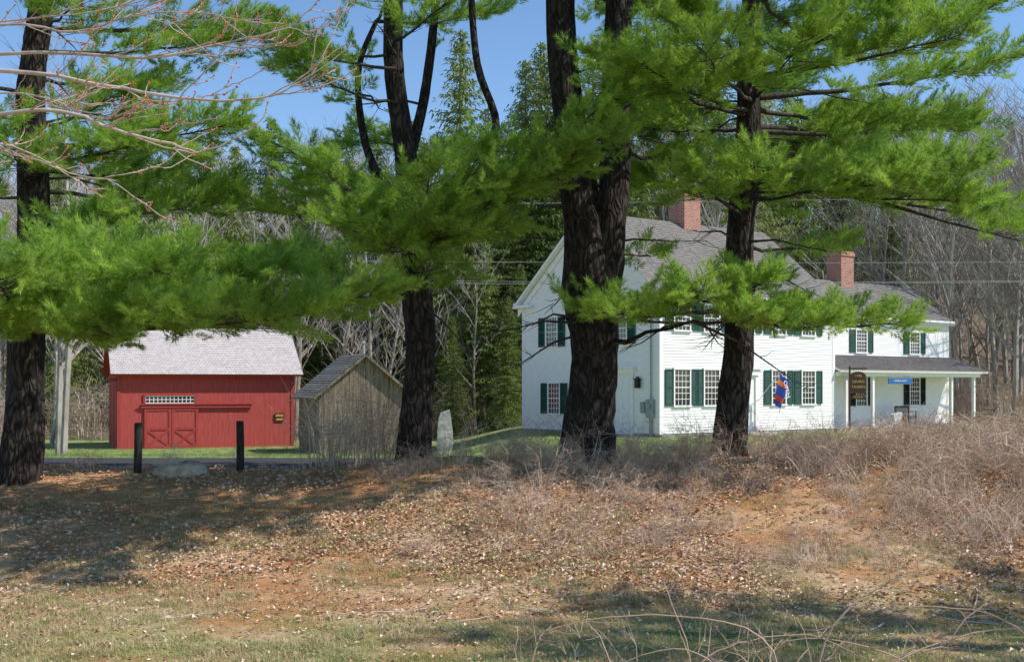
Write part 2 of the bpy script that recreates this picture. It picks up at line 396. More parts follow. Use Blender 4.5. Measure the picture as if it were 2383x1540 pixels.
cnt+=pine(b4,[T4],[
 ((5.0,25,7.6),(1.75,22,8.0),1.0,{}),
 ((5.0,25,7.9),(3.3,21.5,8.1),1.0,{}),
 ((5.0,25,7.7),(2.3,21.3,7.7),.8,{'start':.5}),
 ((5.0,25,8.0),(5.3,22,8.3),1.1,{'start':.4}),
 ((5.0,25,8.4),(8.7,22,8.9),.9,{}),
 ((5.0,25,8.6),(7.0,22.5,9.2),.9,{}),
 ((5.0,25,8.5),(8.0,21.5,8.3),.8,{'start':.5}),
 ((5.0,25,8.8),(3.4,23,9.3),.9,{}),
 ((5.0,25,8.0),(10.7,26,9.1),.9,{'dens':.9}),
 ((5.0,25,7.3),(9.6,26,7.7),1.0,{}),
 ((5.0,25,7.0),(7.5,27,7.9),1.2,{}),
 ((5.0,25,7.4),(2.7,27,7.9),1.2,{}),
 ((5.0,25,6.6),(7.6,27.5,7.0),1.2,{}),
 ((5.0,25,7.8),(8.5,28,8.2),1.2,{}),
 ((5.0,25,7.9),(3.0,28,8.6),1.2,{}),
 ((5.0,25,8.5),(6.5,28.5,9.2),1.0,{}),
 ((5.0,25,7.4),(10.3,28,8.3),1.1,{}),
 ((5.0,25,6.5),(3.0,27.5,6.7),1.1,{'dens':.8}),
 ((5.0,25,7.1),(5.8,29,7.4),1.2,{}),
 ((5.0,25,7.0),(8.8,29,7.3),1.1,{}),
 ((5.0,25,6.2),(5.9,28.5,6.4),1.0,{'dens':.7}),
 ((5.0,25,8.9),(4.0,28.5,9.6),1.2,{}),
 # unseen crown boughs, added to shade the inner tiers behind the trunk
 ((5.0,25,10.8),(9.6,29.5,11.2),1.6,{}),
 ((5.0,25,10.3),(7.6,30,10.6),1.6,{}),
 ((5.0,25,11.6),(11.0,30,12.2),1.6,{}),
 ((5.0,25,9.9),(6.2,19.4,9.6),1.3,{'start':.5}),  # two forward boughs, out of view, added as casters for the bank's shadow
 ((5.0,25,10.4),(4.9,17.9,9.6),1.3,{'start':.55}),
 # middle tier
 ((4.8,25,5.6),(3.3,22,5.9),.8,{'start':.4}),
 ((4.8,25,5.9),(4.4,21.5,6.0),.8,{'start':.45}),
 ((4.8,25,5.9),(5.9,21.8,5.75),.8,{'start':.4}),
 ((4.8,25,6.1),(7.1,21.6,5.75),.8,{'start':.5}),
 ((4.8,25,6.3),(8.1,22,5.4),.85,{'start':.45}),
 ((4.8,25,6.6),(8.3,22,6.0),.85,{'start':.5}),
 ((4.8,25,6.4),(7.0,22.5,6.1),.8,{'start':.5}),
 ((4.8,25,6.4),(9.8,22,4.5),.7,{'start':.66,'sag':-.2}),
 ((4.8,25,6.4),(9.5,23,5.1),.8,{'start':.6,'sag':-.1}),
 ((4.8,25,4.9),(7.2,27,5.3),.6,{'dens':.5}),
 # low tier
 ((4.7,25,3.7),(1.6,21,3.3),.38,{'start':.45}),
 ((4.7,25,3.8),(3.0,21,3.65),.6,{'start':.45}),
 ((4.7,25,3.6),(6.7,21,3.1),.6,{'start':.4}),
 ((4.7,25,3.6),(5.4,21,3.05),.6,{'start':.4}),
 ((4.7,25,3.8),(4.3,21,3.2),.6,{'start':.5}),
 ((4.7,25,4.1),(4.4,21.5,3.85),.6,{'start':.4}),
],seed=12,dead=16,topz=(10.6,15),tl=(2.2,3.4),tstep=.55)
b5=V(14.6,11.0,-.7)
T5=[((14.6,11,-1),(14.6,11,-.5),(14.6,11,2),(14.6,11,8),(14.6,11,15)),(.5,.42,.33,.25,.05)]
cnt+=pine(b5,[T5],[],seed=21,dead=3,topz=(6.2,13),tl=(2.6,4.0))
print('sprays',cnt)

# ---------------------------------------------------------------- ground
random.seed(4)
def axis(segs):
    out=[]
    for a,b,st in segs:
        n=int(round((b-a)/st))
        out+= [a+(b-a)*i/n for i in range(n)]
    out.append(segs[-1][1]); return out
xs=axis([(-700,-100,60),(-100,-30,5),(-30,-14,1),(-14,14,.3),(14,34,1),(34,100,5),(100,700,60)])
ys=axis([(-200,0,20),(0,10,1),(10,34,.3),(34,70,1.2),(70,180,4),(180,900,60)])
gv=[(x,y,ground(x,y)) for y in ys for x in xs]; nx=len(xs)
gf=[(j*nx+i,j*nx+i+1,(j+1)*nx+i+1,(j+1)*nx+i) for j in range(len(ys)-1) for i in range(nx-1)]
me=bpy.data.meshes.new('ground'); me.from_pydata(gv,[],gf)
def zone(nm,fn):
    a=me.attributes.new(nm,'FLOAT','POINT'); a.data.foreach_set('value',[fn(x,y) for x,y,z in gv])
zone('lawn',lambda x,y: ss(25.6,27.5,y)*(1-ss(64,69,y)))
zone('forest',lambda x,y: ss(63,69,y))
zone('bank',lambda x,y: ss(18,23,y+.05*x)*(1-ss(25.5,26.5,y)))
zone('green',lambda x,y: (1-ss(12.8,16.0,y-.16*x)))
gm=mat('ground_cover',(.4,.3,.2),.95,.1)
v=coords(gm)
def attr(nm):
    a=N(gm,'ShaderNodeAttribute'); a.attribute_name=nm; return a.outputs['Fac']
n1=noisetex(gm,v,.55,5,.6); n2=noisetex(gm,v,9,6,.7); n3=noisetex(gm,v,38,4,.7)
tan=ramp(gm,n2,[(.3,(.46,.29,.15)),(.5,(.66,.46,.28)),(.7,(.78,.60,.40))])
org=ramp(gm,n3,[(.3,(.34,.14,.055)),(.55,(.58,.29,.13)),(.75,(.68,.43,.25))])
grn=ramp(gm,n2,[(.3,(.20,.23,.07)),(.55,(.35,.37,.14)),(.75,(.54,.48,.26))])
def mr(f,a,b,c=0,d=1):
    r=N(gm,'ShaderNodeMapRange'); r.inputs[1].default_value=a; r.inputs[2].default_value=b; r.inputs[3].default_value=c; r.inputs[4].default_value=d; L(gm,f,r.inputs[0]); return r.outputs[0]
def mul(a,b,op='MULTIPLY'):
    r=N(gm,'ShaderNodeMath'); r.operation=op; r.use_clamp=True
    for i,q in enumerate((a,b)):
        if isinstance(q,(int,float)): r.inputs[i].default_value=q
        else: L(gm,q,r.inputs[i])
    return r.outputs[0]
c=mixc(gm,mr(n1,.40,.58),tan,org)
c=mixc(gm,mul(attr('bank'),.85),c,org)
gmask=mul(attr('green'),mr(noisetex(gm,v,.8,4,.6),.36,.58))
c=mixc(gm,gmask,c,grn)
c=mixc(gm,mul(mr(n2,.55,.75),mr(n1,.5,.35)),c,(.82,.68,.50))
c=mixc(gm,mul(mr(noisetex(gm,v,2.6,5,.7),.56,.68),.55),c,(.20,.11,.055))
lawn=ramp(gm,noisetex(gm,v,3,5),[(.3,(.21,.26,.09)),(.6,(.34,.39,.14)),(.75,(.48,.43,.22))])
c=mixc(gm,attr('lawn'),c,lawn)
ff=ramp(gm,n2,[(.3,(.11,.085,.06)),(.6,(.29,.22,.155))])
c=mixc(gm,attr('forest'),c,ff)
setc(gm,c); bump(gm,mul(n2,mul(n3,.5),'ADD'),.9,.07)
me.materials.append(gm); me.polygons.foreach_set('use_smooth',[True]*len(me.polygons))
go=bpy.data.objects.new('ground',me); S.collection.objects.link(go)
rm=MB(); xr=axis([(-200,-30,10),(-30,30,1),(30,200,10)])
for i in range(len(xr)-1):
    for a,b in ((28.2,29.6),(29.6,31.0),(31.0,32.4)):
        rm.quad(*[(x,y,ground(x,y)+.035) for x,y in ((xr[i],a),(xr[i+1],a),(xr[i+1],b),(xr[i],b))])
rm.obj('road',noisy('asphalt',(.05,.05,.052),(.08,.08,.082),(1,1,1),12,.95,.3,.01,spec=.05))

# dead leaves
lf=MB(); rnd=[]
def leafat(x,y,s):
    z=ground(x,y)+.012+R(0,.03); a=R(0,6.28); t=R(-.5,.5); u=R(-.6,.6)
    dx=V(math.cos(a),math.sin(a),t*.5)*s; dy=V(-math.sin(a),math.cos(a),u*.5)*s*R(.5,.8); c0=V(x,y,z)
    i=len(lf.v); lift=V(0,0,s*R(.1,.9))
    lf.v+=[tuple(c0-dx),tuple(c0-dy*.9+lift),tuple(c0+dx),tuple(c0+dy*.9+lift)]
    lf.f+=[(i,i+1,i+2),(i,i+2,i+3)]; q=R(0,1); rnd.extend([q,q])
for k in range(90000):
    x=R(-12,15); y=R(14.2,25.5)
    pr=.14+.95*ss(.3,.55,.5+.9*noise.noise(V(x*.3,y*.35,2)))*(.4+.6*ss(-6,0,x))
    pr*= 1-.75*(1-ss(14.5,17.5,y))
    if R(0,1)<pr: leafat(x,y,R(.022,.052))
for k in range(4500): leafat(R(-9,9),R(9.5,16),R(.02,.04))
lo=lf.obj('leaf_litter',M_leaf)
a=lo.data.attributes.new('rnd','FLOAT','FACE'); a.data.foreach_set('value',rnd)
mb=MB()
for k in range(90):
    x=R(-8,10); y=R(12,24.5); a=R(0,6.28); l=R(.2,.9)*(1 if k>8 else 1.8); r=R(.006,.014)
    pts=[]
    for i in range(5):
        px=x+math.cos(a)*l*(i/4-.5)+R(-.02,.02); py=y+math.sin(a)*l*(i/4-.5)+R(-.02,.02); pts.append(V(px,py,ground(px,py)+.02+R(0,.02)))
    mb.tube(pts,[mix(r,r*.5,i/4) for i in range(5)],4)
mb.obj('fallen_sticks',M_maple)

# grass tufts
C_grass=bpy.data.collections.new('grass_tufts')
for q in range(4):
    mb=MB()
    for k in range(26):
        a=R(0,6.28); p=V(R(-.09,.09),R(-.09,.09),0); h=R(.03,.10); lean=R(.2,1.6)
        d=V(math.cos(a)*lean,math.sin(a)*lean,1).normalized(); w=V(-math.sin(a),math.cos(a),0)*.003
        m1=p+d*h*.6; tip=p+d*h+V(math.cos(a),math.sin(a),-.6)*h*.35
        mb.quad(p-w,p+w,m1+w*.7,m1-w*.7); mb.quad(m1-w*.7,m1+w*.7,tip)
    mb.obj('tuft',M_grass,coll=C_grass)
its=[]
for k in range(26000):
    y=R(9.5,24.5); x=R(-1,1)*(y*.47+1.5)
    dn=.2+.8*ss(.38,.62,.5+.8*noise.noise(V(x*.5,y*.5,7)))
    dn*=1-.7*ss(18,23,y)
    if R(0,1)<dn: its.append(((x,y,ground(x,y)-.005),(0,0,R(0,6.28)),R(.6,1.45)))
scatter('dry_grass',its,C_grass)
C_lawn=bpy.data.collections.new('lawn_tufts')
for q in range(2):
    mb=MB()
    for k in range(30):
        a=R(0,6.28); p=V(R(-.2,.2),R(-.2,.2),0); h=R(.03,.08); w=V(-math.sin(a),math.cos(a),0)*.004
        mb.quad(p-w,p+w,p+V(math.cos(a)*h*.5,math.sin(a)*h*.5,h))
    mb.obj('lawn_tuft',M_lawng,coll=C_lawn)
its=[]
for k in range(9000):
    y=R(32.8,58); x=R(-1,1)*(y*.46)
    its.append(((x,y,ground(x,y)),(0,0,R(0,6.28)),R(.7,1.4)))
for k in range(5000):
    y=R(10,14.5); x=R(-2.5,7)
    if R(0,1)<ss(.4,.6,.5+.8*noise.noise(V(x*.6,y*.6,17)))*ss(15,12.5,y-.2*x) or R(0,1)<.12: its.append(((x,y,ground(x,y)-.01),(0,0,R(0,6.28)),R(.4,.9)))
scatter('lawn_grass',its,C_lawn)

# brambles
def cane(mb,p,yaw,h,reach,r=.006,twigs=4):
    pts=[]; wob=R(-.25,.25)
    for i in range(8):
        t=i/7; pts.append(p+V(math.cos(yaw+wob*t*3)*reach*t,math.sin(yaw+wob*t*3)*reach*t,h*(1-(1-t)**2)-h*.55*max(0,t-.45)**1.6*2)+V(R(-1,1),R(-1,1),R(-1,1))*.015)
    mb.tube(pts,[mix(r,r*.35,i/7) for i in range(8)],3,False)
    for k in range(twigs):
        q=pts[random.randint(2,7)]; d=dirv(yaw+R(-1.4,1.4),R(-.4,1.1))*R(.12,.45)*max(.5,h)
        mb.tube([q,q+d*.5+V(0,0,R(-.03,.03)),q+d],[r*.5,r*.4,r*.25],3,False)
C_br=bpy.data.collections.new('bramble_clumps')
for q in range(5):
    mb=MB()
    for k in range(20):
        cane(mb,V(R(-.3,.3),R(-.3,.3),0),R(0,6.28),R(.25,1.05),R(.2,1.1),R(.004,.0095),5)
    mb.obj('bramble_clump',M_bramble,coll=C_br)
C_st=bpy.data.collections.new('upright_stems')
for q in range(4):
    mb=MB()
    for k in range(9):
        cane(mb,V(R(-.25,.25),R(-.25,.25),0),R(0,6.28),R(.7,1.5),R(.1,.7),R(.005,.009),8)
    mb.obj('stems',M_bramble,coll=C_st)
its=[]
for k in range(900):
    x=R(2,17); y=R(16.5,26.5)
    dn=ss(4.2,10.0,x+ .35*(y-21))
    if R(0,1)<dn: its.append(((x,y,ground(x,y)-.03),(R(-.2,.2),R(-.2,.2),R(0,6.28)),R(.5,1.1)*(.65+.38*dn)))
for k in range(85):
    x=R(-2.0,8); y=R(22.8,26.0)
    its.append(((x,y,ground(x,y)-.03),(R(-.2,.2),R(-.2,.2),R(0,6.28)),R(.3,.75)))
for k in range(520):
    x=R(-2.5,9); y=R(16.5,23.5)
    if R(0,1)<.12+ss(.42,.6,.5+.9*noise.noise(V(x*.35,y*.4,12))): its.append(((x,y,ground(x,y)-.1),(R(-.4,.4),R(-.4,.4),R(0,6.28)),R(.25,.6)))
scatter('bramble_thicket',its,C_br)
its=[]
for k in range(17):
    x=-3.4+random.gauss(0,.55); y=R(24.6,27); its.append(((x,y,ground(x,y)-.05),(R(-.2,.2),R(-.2,.2),R(0,6.28)),R(.8,1.8)))
for k in range(56):
    x=R(-1.5,8); y=R(23,26.5); its.append(((x,y,ground(x,y)-.05),(R(-.3,.3),R(-.3,.3),R(0,6.28)),R(.4,.95)))
for k in range(22):
    x=R(-10,-2.0); y=R(24,26.5); its.append(((x,y,ground(x,y)-.05),(R(-.3,.3),R(-.3,.3),R(0,6.28)),R(.2,.5)))
for k in range(34):
    x=R(-1,9); y=R(18,23); its.append(((x,y,ground(x,y)-.05),(R(-.3,.3),R(-.3,.3),R(0,6.28)),R(.3,.8)))
scatter('bare_shrub',its,C_st)
mb=MB()
def longc(pts,r):
    P=[Vector(p) for p in pts]; out=[]
    for i in range(len(P)-1):
        p0=P[max(i-1,0)];p1=P[i];p2=P[i+1];p3=P[min(i+2,len(P)-1)]
        for j in range(5):
            t=j/5; out.append(.5*((2*p1)+(p2-p0)*t+(2*p0-5*p1+4*p2-p3)*t*t+(3*p1-p0-3*p2+p3)*t**3)+V(R(-1,1),R(-1,1),R(-1,1))*.008)
    out.append(P[-1]); mb.tube(out,[mix(r,r*.4,i/(len(out)-1)) for i in range(len(out))],4,False)
    for k in range(int(len(out)*.8)):
        q=random.choice(out); d=V(R(-1,1),R(-.6,.6),R(-.3,1)).normalized()*R(.05,.35)
        mb.tube([q,q+d*.5+V(0,0,R(-.02,.02)),q+d],[r*.45,r*.35,r*.2],3,False)
longc([(2.3,10,-.8),(2.1,10.1,-.1),(1.2,10.3,.05),(.3,10.4,-.1),(-.1,10.5,-.45)],.009)
longc([(2.4,10,-.8),(2.7,10.1,.0),(3.2,10.2,.35),(3.5,10.2,.42)],.010)
longc([(1.5,9.8,-.8),(1.45,9.8,-.2),(1.25,9.9,.4)],.008)
longc([(2.2,9.7,-.8),(3.2,9.8,-.2),(4.2,10,.0),(5.1,10.1,-.2)],.009)
longc([(3.6,10,-.8),(3.3,10.1,-.3),(2.5,10.3,-.15),(1.8,10.3,-.4)],.008)
longc([(4.4,9.6,-.8),(4.3,9.7,-.2),(3.9,9.8,.15),(3.2,9.9,.2)],.009)
longc([(1.9,9.5,-.8),(1.7,9.6,-.3),(1.3,9.7,-.1),(.7,9.7,-.3)],.008)
longc([(2.9,10.5,-.8),(3.4,10.5,-.35),(4.0,10.6,-.3),(4.6,10.7,-.45)],.008)
longc([(1.2,9.9,-.8),(1.5,10,-.35),(1.9,10.1,-.15),(2.5,10.2,-.1),(3.0,10.2,-.3)],.008)
longc([(3.4,9.8,-.8),(3.6,9.9,-.1),(4.1,10.1,.25),(4.7,10.2,.2)],.008)
for k in range(40):
    x=R(.0,5.0); y=R(9.5,12); cane(mb,V(x,y,-.8),R(0,6.28),R(.25,.95),R(.1,.7),.0055,8)
mb.obj('bramble_canes',M_bramble)

# ---------------------------------------------------------------- forest behind
C_bare=bpy.data.collections.new('bare_trees')
for q in range(5):
    mb=MB()
    H=R(12,16)
    def grow(p,d,l,r,lev):
        pts=[p]; n=5 if lev==0 else 3; dd=d.copy()
        for i in range(n):
            dd=(dd+V(R(-1,1),R(-1,1),R(-.2,.6))*(.07 if lev==0 else .17)).normalized(); pts.append(pts[-1]+dd*l/n)
        mb.tube(pts,[mix(r,r*.35,i/n) for i in range(n+1)],6 if lev==0 else 3,False)
        if lev<3:
            for k in range([17,6,4][lev]):
                t=R(.3 if lev==0 else .15,1); i=min(n-1,int(t*n)); q0=pts[i].lerp(pts[i+1],t*n-i)
                yaw=R(0,6.28); nd=(dd*.9+dirv(yaw,R(.0,.5))*.95).normalized()
                grow(q0,nd,l*R(.28,.5)*(1.15-.5*t if lev==0 else 1),max(.013,r*(.42 if lev==0 else .5)*(1.1-.6*t)),lev+1)
    grow(V(0,0,-.3),V(R(-.05,.05),R(-.05,.05),1),H,R(.13,.2),0)
    mb.obj('bare_tree',M_grey,coll=C_bare)
C_con=bpy.data.collections.new('conifers')
for q in range(4):
    mb=MB(); H=15; W=R(2.6,3.6)
    mb.tube([(0,0,-.5),(0,0,7),(0,0,H)],[.25,.15,.02],6)
    z=.8
    while z<H-.1:
        u=1-z/H; rr=W*(u**.8)*R(.7,1.2)+.15
        for k in range(7):
            yaw=R(0,6.28); l=rr*R(.6,1.1); pit=mix(-.35,.4,z/H)+R(-.15,.15); d=dirv(yaw,pit)
            sd=V(-math.sin(yaw),math.cos(yaw),0); m=max(3,int(l/.11))
            for j in range(m):
                s=(j+R(0,1))/m*l
                for e in range(2):
                    w=sd*R(-1,1)*(.12+.42*(l-s)*.5)
                    p=d*s+w+V(0,0,z-.10*s*s*.35)
                    dr=(d*R(.2,.8)+sd*R(-.8,.8)+V(0,0,-R(.1,1.3))).normalized(); a=R(.12,.34); ww=dr.cross(V(R(-1,1),R(-1,1),R(-1,1))).normalized()*R(.02,.045)
                    mb.quad(p-ww,p+ww,p+dr*a)
        z+=R(.1,.2)
    mb.obj('conifer',M_spruce,coll=C_con)
its=[]
def con(x,y,top): 
    g=ground(x,y); its.append(((x,y,g-.2),(0,0,R(0,6.28)),(top-g)/15))
for x,y,t in ((-3.0,70,23),(-5.3,72,17),(-.5,69,14.5),(.8,71,21.5),(-1.5,67,10.5),(2.7,70,23),(5.0,74,23.5),(7.3,69,15.5),(3.8,67,13),(10.5,76,23),(-8.5,76,18),
   (13,78,25),(16.5,80,24),(-11,80,19.5),(-14,86,18),(-17.5,76,17.5),(-21,84,21),(-25,80,22),(-29,90,24),(20,88,24),(26,90,20),(31,95,19),(-12.5,72,8.5),(0.5,66.5,9),(9,79,26),
   (-13,74,15),(-16,80,20),(-19.5,72,15),(-23.5,76,18),(-27,72,16),(-10,72,12),(-6.5,80,20),(11.5,72,19),(15,74,20),(18.5,78,21),(22.5,82,22),(1.8,76,24),(-1.5,76,20),(-31,82,20),(24,76,14),(-3.2,64.5,6),(-.2,63.5,7)):
    con(x,y,t)
for k in range(90):
    y=R(82,170); x=R(-.5,.5)*y
    if x>.28*y and R(0,1)<.75: continue
    con(x,y,ground(x,y)+R(9,15))
scatter('conifer_forest',its,C_con)
its=[]
for k in range(430):
    y=R(70,150); x=R(-.52,.56)*y
    if -5<x<6 and y<76: continue
    its.append(((x,y,ground(x,y)-.1),(R(-.06,.06),R(-.06,.06),R(0,6.28)),R(.65,1.15)))
for x,y,s in ((27.5,66,1.0),(30,68,1.1),(29,72,1.15),(33,74,1.2),(26,70,.9),(-20.5,64,.8),(-23,60,.75),(-25,66,.9),(-14,66,.85),(-8,68,.8),(-9.8,65,.7),(31,70,1.15),(35,72,1.2),(28,64,1.1),(24.5,68,1.1),(32,66,1.2),(30,63,1.15),(26,74,1.25),
   (-15.3,41,.9),(-16.6,44,.8),(8.6,68,1.2),(9.6,67,1.1),(-11.5,64,.8),(-17,63,.8),(-12.2,67,1.0),(-7,64,.7),(-19,66,.95),(-5,65,.7),(-2,66,.6),(-6.2,68,.9)):
    its.append(((x,y,ground(x,y)-.1),(R(-.05,.05),R(-.05,.05),R(0,6.28)),s))
scatter('bare_woodland',its,C_bare)
its=[]
for k in range(420):
    y=R(64,76); x=R(-.5,.55)*y
    if x>0 and x<26 and y<67: continue
    its.append(((x,y,ground(x,y)-.1),(R(-.2,.2),R(-.2,.2),R(0,6.28)),R(1.3,2.8)))
scatter('understory_brush',its,C_st)

# ---------------------------------------------------------------- building helpers
def clap(mb,P,zr,wf,step=.115,lip=.018):
    z=zr[0]
    while z<zr[1]-1e-3:
        z2=min(z+step,zr[1]); a0,a1=wf(z); b0,b1=wf(z2)
        mb.quad(P(a0,lip,z),P(a1,lip,z),P(b1,0,z2),P(b0,0,z2)); mb.quad(P(a0,0,z),P(a1,0,z),P(a1,lip,z),P(a0,lip,z)); z=z2
def roofslab(root,m,x0,x1,ye,ze,yr,zr,name='roof',rows=.15,trim=None,th=.1):
    mb=MB(); Ln=math.hypot(yr-ye,zr-ze); n=max(2,int(Ln/rows)); d=V(0,(yr-ye)/Ln,(zr-ze)/Ln); nn=V(0,-d.z,d.y)
    if nn.z<0: nn=-nn
    e=V(0,ye,ze)
    for i in range(n):
        a=e+d*(Ln*i/n)+nn*.022; b=e+d*(Ln*(i+1)/n)+nn*.002; c0=e+d*(Ln*i/n)
        mb.quad((x0,a.y,a.z),(x1,a.y,a.z),(x1,b.y,b.z),(x0,b.y,b.z)); mb.quad((x0,c0.y,c0.z),(x1,c0.y,c0.z),(x1,a.y,a.z),(x0,a.y,a.z))
    o=mb.obj(name,m,root)
    t=MB(); f=V(0,yr,zr); dn=-nn*th
    pts=[e,f,f+dn,e+dn]
    for k in range(4):
        p,q=pts[k],pts[(k+1)%4]; t.quad((x0,p.y,p.z),(x1,p.y,p.z),(x1,q.y,q.z),(x0,q.y,q.z))
    for x in (x0,x1): t.quad(*[(x,p.y,p.z) for p in pts])
    t.obj('roof_edge',trim or M_trim,root)
def shutter(mb,P,uc,z0,z1,w=.46,o=.03):
    u0,u1=uc-w/2,uc+w/2; o1=o+.04
    mb.box(u0,u0+.06,o,o1,z0,z1,P); mb.box(u1-.06,u1,o,o1,z0,z1,P)
    zm=(z0+z1)/2
    for a,b in ((z0,z0+.08),(z1-.07,z1),(zm-.04,zm+.04)): mb.box(u0+.06,u1-.06,o,o1-.004,a,b,P)
    z=z0+.09
    while z<z1-.09:
        mb.quad(P(u0+.06,o1-.006,z),P(u1-.06,o1-.006,z),P(u1-.06,o,z+.05),P(u0+.06,o,z+.05)); z+=.047
    mb.quad(P(u0+.05,o-.002,z0),P(u1-.05,o-.002,z0),P(u1-.05,o-.002,z1),P(u0+.05,o-.002,z1))
def window(W,G,SH,P,uc,z0,z1,w=.86,cols=4,rows=6,sh=(1,1)):
    u0,u1=uc-w/2,uc+w/2
    G.box(u0,u1,.0,.024,z0,z1,P)
    for k in range(1,cols):
        u=mix(u0,u1,k/cols); W.box(u-.011,u+.011,.025,.04,z0,z1,P)
    for k in range(1,rows):
        z=mix(z0,z1,k/rows); h=.02 if k==rows//2 else .011; W.box(u0,u1,.026,.043,z-h,z+h,P)
    W.box(u0-.07,u0,0,.065,z0-.02,z1,P); W.box(u1,u1+.07,0,.065,z0-.02,z1,P)
    W.box(u0-.09,u1+.09,0,.08,z1,z1+.09,P); W.box(u0-.1,u1+.1,0,.10,z0-.08,z0-.021,P)
    if SH:
        if sh[0]: shutter(SH,P,u0-.08-.23,z0-.03,z1+.02)
        if sh[1]: shutter(SH,P,u1+.08+.23,z0-.03,z1+.02)

# ---------------------------------------------------------------- tavern house
root=empty('white_tavern_house',(5.89,48,0),math.atan2(.617,.787))
bpy.context.view_layer.update()
Wd,D,ze,za=11.2,8.74,5.75,9.30; ym=D/2
PF=lambda u,o,z:(u,-o,z)
PL=lambda u,o,z:(-o,u,z)
PRt=lambda u,o,z:(Wd+o,u,z)
PB=lambda u,o,z:(u,D+o,z)
w=MB()
full=lambda z:(0,Wd)
def gab(z):
    if z<=ze: return (0,D)
    t=(z-ze)/(za-ze)*ym; return (t,D-t)
clap(w,PF,(.12,ze),full); clap(w,PB,(.12,ze),full); clap(w,PL,(.12,za),gab); clap(w,PRt,(.12,za),gab)
w.obj('clapboard_walls',M_white,root)
cw=MB(); cw.box(.02,Wd-.02,.02,D-.02,0,ze-.05); cw.obj('wall_core',M_white,root)
fd=MB(); fd.box(-.0,Wd,.0,D,-1.2,.12); fd.obj('foundation',M_found,root)
wx0,wx1,wy0,wy1,wze,wza=11.25,23.3,1.8,6.76,5.40,7.30; wym=(wy0+wy1)/2
PW=lambda u,o,z:(u,wy0-o,z); PWr=lambda u,o,z:(wx1+o,u,z); PWb=lambda u,o,z:(u,wy1+o,z)
w=MB()
def gab2(z):
    if z<=wze: return (wy0,wy1)
    t=(z-wze)/(wza-wze)*(wym-wy0); return (wy0+t,wy1-t)
clap(w,PW,(.1,wze),lambda z:(wx0,wx1)); clap(w,PWb,(.1,wze),lambda z:(wx0,wx1)); clap(w,PWr,(.1,wza),gab2)
w.obj('wing_clapboards',M_white,root)
cw=MB(); cw.box(wx0,wx1-.02,wy0+.02,wy1-.02,-1,wze-.05); cw.obj('wing_core',M_white,root)
T=MB(); G=MB(); SH=MB(); DS=MB()
for x,y in ((0,0),(Wd,0),(0,D),(Wd,D)):
    sx=-1 if x==0 else 1; sy=-1 if y==0 else 1
    T.box(min(x+sx*.028,x-sx*.16),max(x+sx*.028,x-sx*.16),min(y+sy*.028,y-sy*.16),max(y+sy*.028,y-sy*.16),.1,ze-.02)
T.box(.17,Wd-.17,-.032,-.004,ze-.3,ze-.02)
T.box(wx0+.1,wx1-.13,wy0-.03,wy0-.002,wze-.22,wze)
T.box(wx1-.12,wx1+.03,wy0-.033,wy0+.12,.1,wze-.02)
T.box(-.3,Wd+.3,-.36,-.04,ze-.06,ze+.06); T.box(-.3,Wd+.3,D+.04,D+.36,ze-.06,ze+.06)
T.box(-.30,-.035,-.34,.75,ze-.18,ze-.062); T.box(-.30,-.035,D-.75,D+.34,ze-.18,ze-.062)
T.box(wx0+.2,wx1+.2,wy0-.28,wy0-.035,wze-.05,wze+.05)
sl=(za-ze)/ym
def rake(x0,x1,y0,y1,z0,z1,h):
    i=len(T.v)
    for x in (x0,x1):
        for (y,z) in ((y0,z0),(y1,z1),(y1,z1-h),(y0,z0-h)): T.v.append((x,y,z))
    T.f.extend([(i,i+1,i+2,i+3),(i+4,i+7,i+6,i+5),(i,i+4,i+5,i+1),(i+1,i+5,i+6,i+2),(i+2,i+6,i+7,i+3),(i+3,i+7,i+4,i)])
rake(-.06,-.022,-.3,ym,ze-.3*sl-.0,za+.02,.32); rake(-.06,-.022,D+.3,ym,ze-.3*sl,za+.02,.32)
rake(Wd+.022,Wd+.06,-.3,ym,ze-.3*sl,za+.02,.32)
for u in (1.25,3.0,7.27,9.3):
    window(T,G,SH,PF,u,1.27,2.70,.86,4,6); window(T,G,SH,PF,u,4.32,5.36,.86,4,6)
window(T,G,SH,PF,5.15,4.32,5.36,.86,4,6)
window(T,G,SH,PL,6.66,3.80,5.05,.72,4,6); window(T,G,SH,PL,2.25,3.80,5.05,.72,4,6)
window(T,G,SH,PL,6.5,.85,2.15,.72,4,6)
for u in (5.35,3.4): window(T,G,None,PL,u,6.62,7.78,.66,4,6)
cu=MB(); cu.box(6.2,6.8,.0245,.0248,.9,2.1,PL); cu.obj('curtain',M_curtain,root)
for u in (15.7,20.2):
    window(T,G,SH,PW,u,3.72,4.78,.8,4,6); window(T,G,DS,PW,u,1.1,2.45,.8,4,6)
T.box(4.45,4.62,0,.10,.1,2.5,PF); T.box(5.68,5.85,0,.10,.1,2.5,PF); T.box(4.38,5.92,0,.16,2.5,2.75,PF); T.box(4.3,6.0,0,.24,2.752,2.85,PF)
for a in range(2):
    for b in range(3): T.box(4.75+a*.42,5.07+a*.42,.035,.05,.35+b*.7,.9+b*.7,PF)
T.box(4.62,5.68,0,.034,.1,2.5,PF)
T.box(1.45,1.6,0,.09,.0,2.55,PL); T.box(2.6,2.75,0,.09,.0,2.55,PL); T.box(1.38,2.82,0,.14,2.55,2.75,PL); T.box(1.3,2.9,0,.2,2.752,2.83,PL)
T.box(1.6,2.6,0,.032,.05,2.55,PL)
for a in range(2):
    for b in range(3): T.box(1.7+a*.42,2.06+a*.42,.033,.045,.3+b*.72,.9+b*.72,PL)
T.obj('trim',M_trim,root); G.obj('window_panes',M_glass,root); SH.obj('shutters',M_green,root); DS.obj('porch_shutters',M_dshut,root)
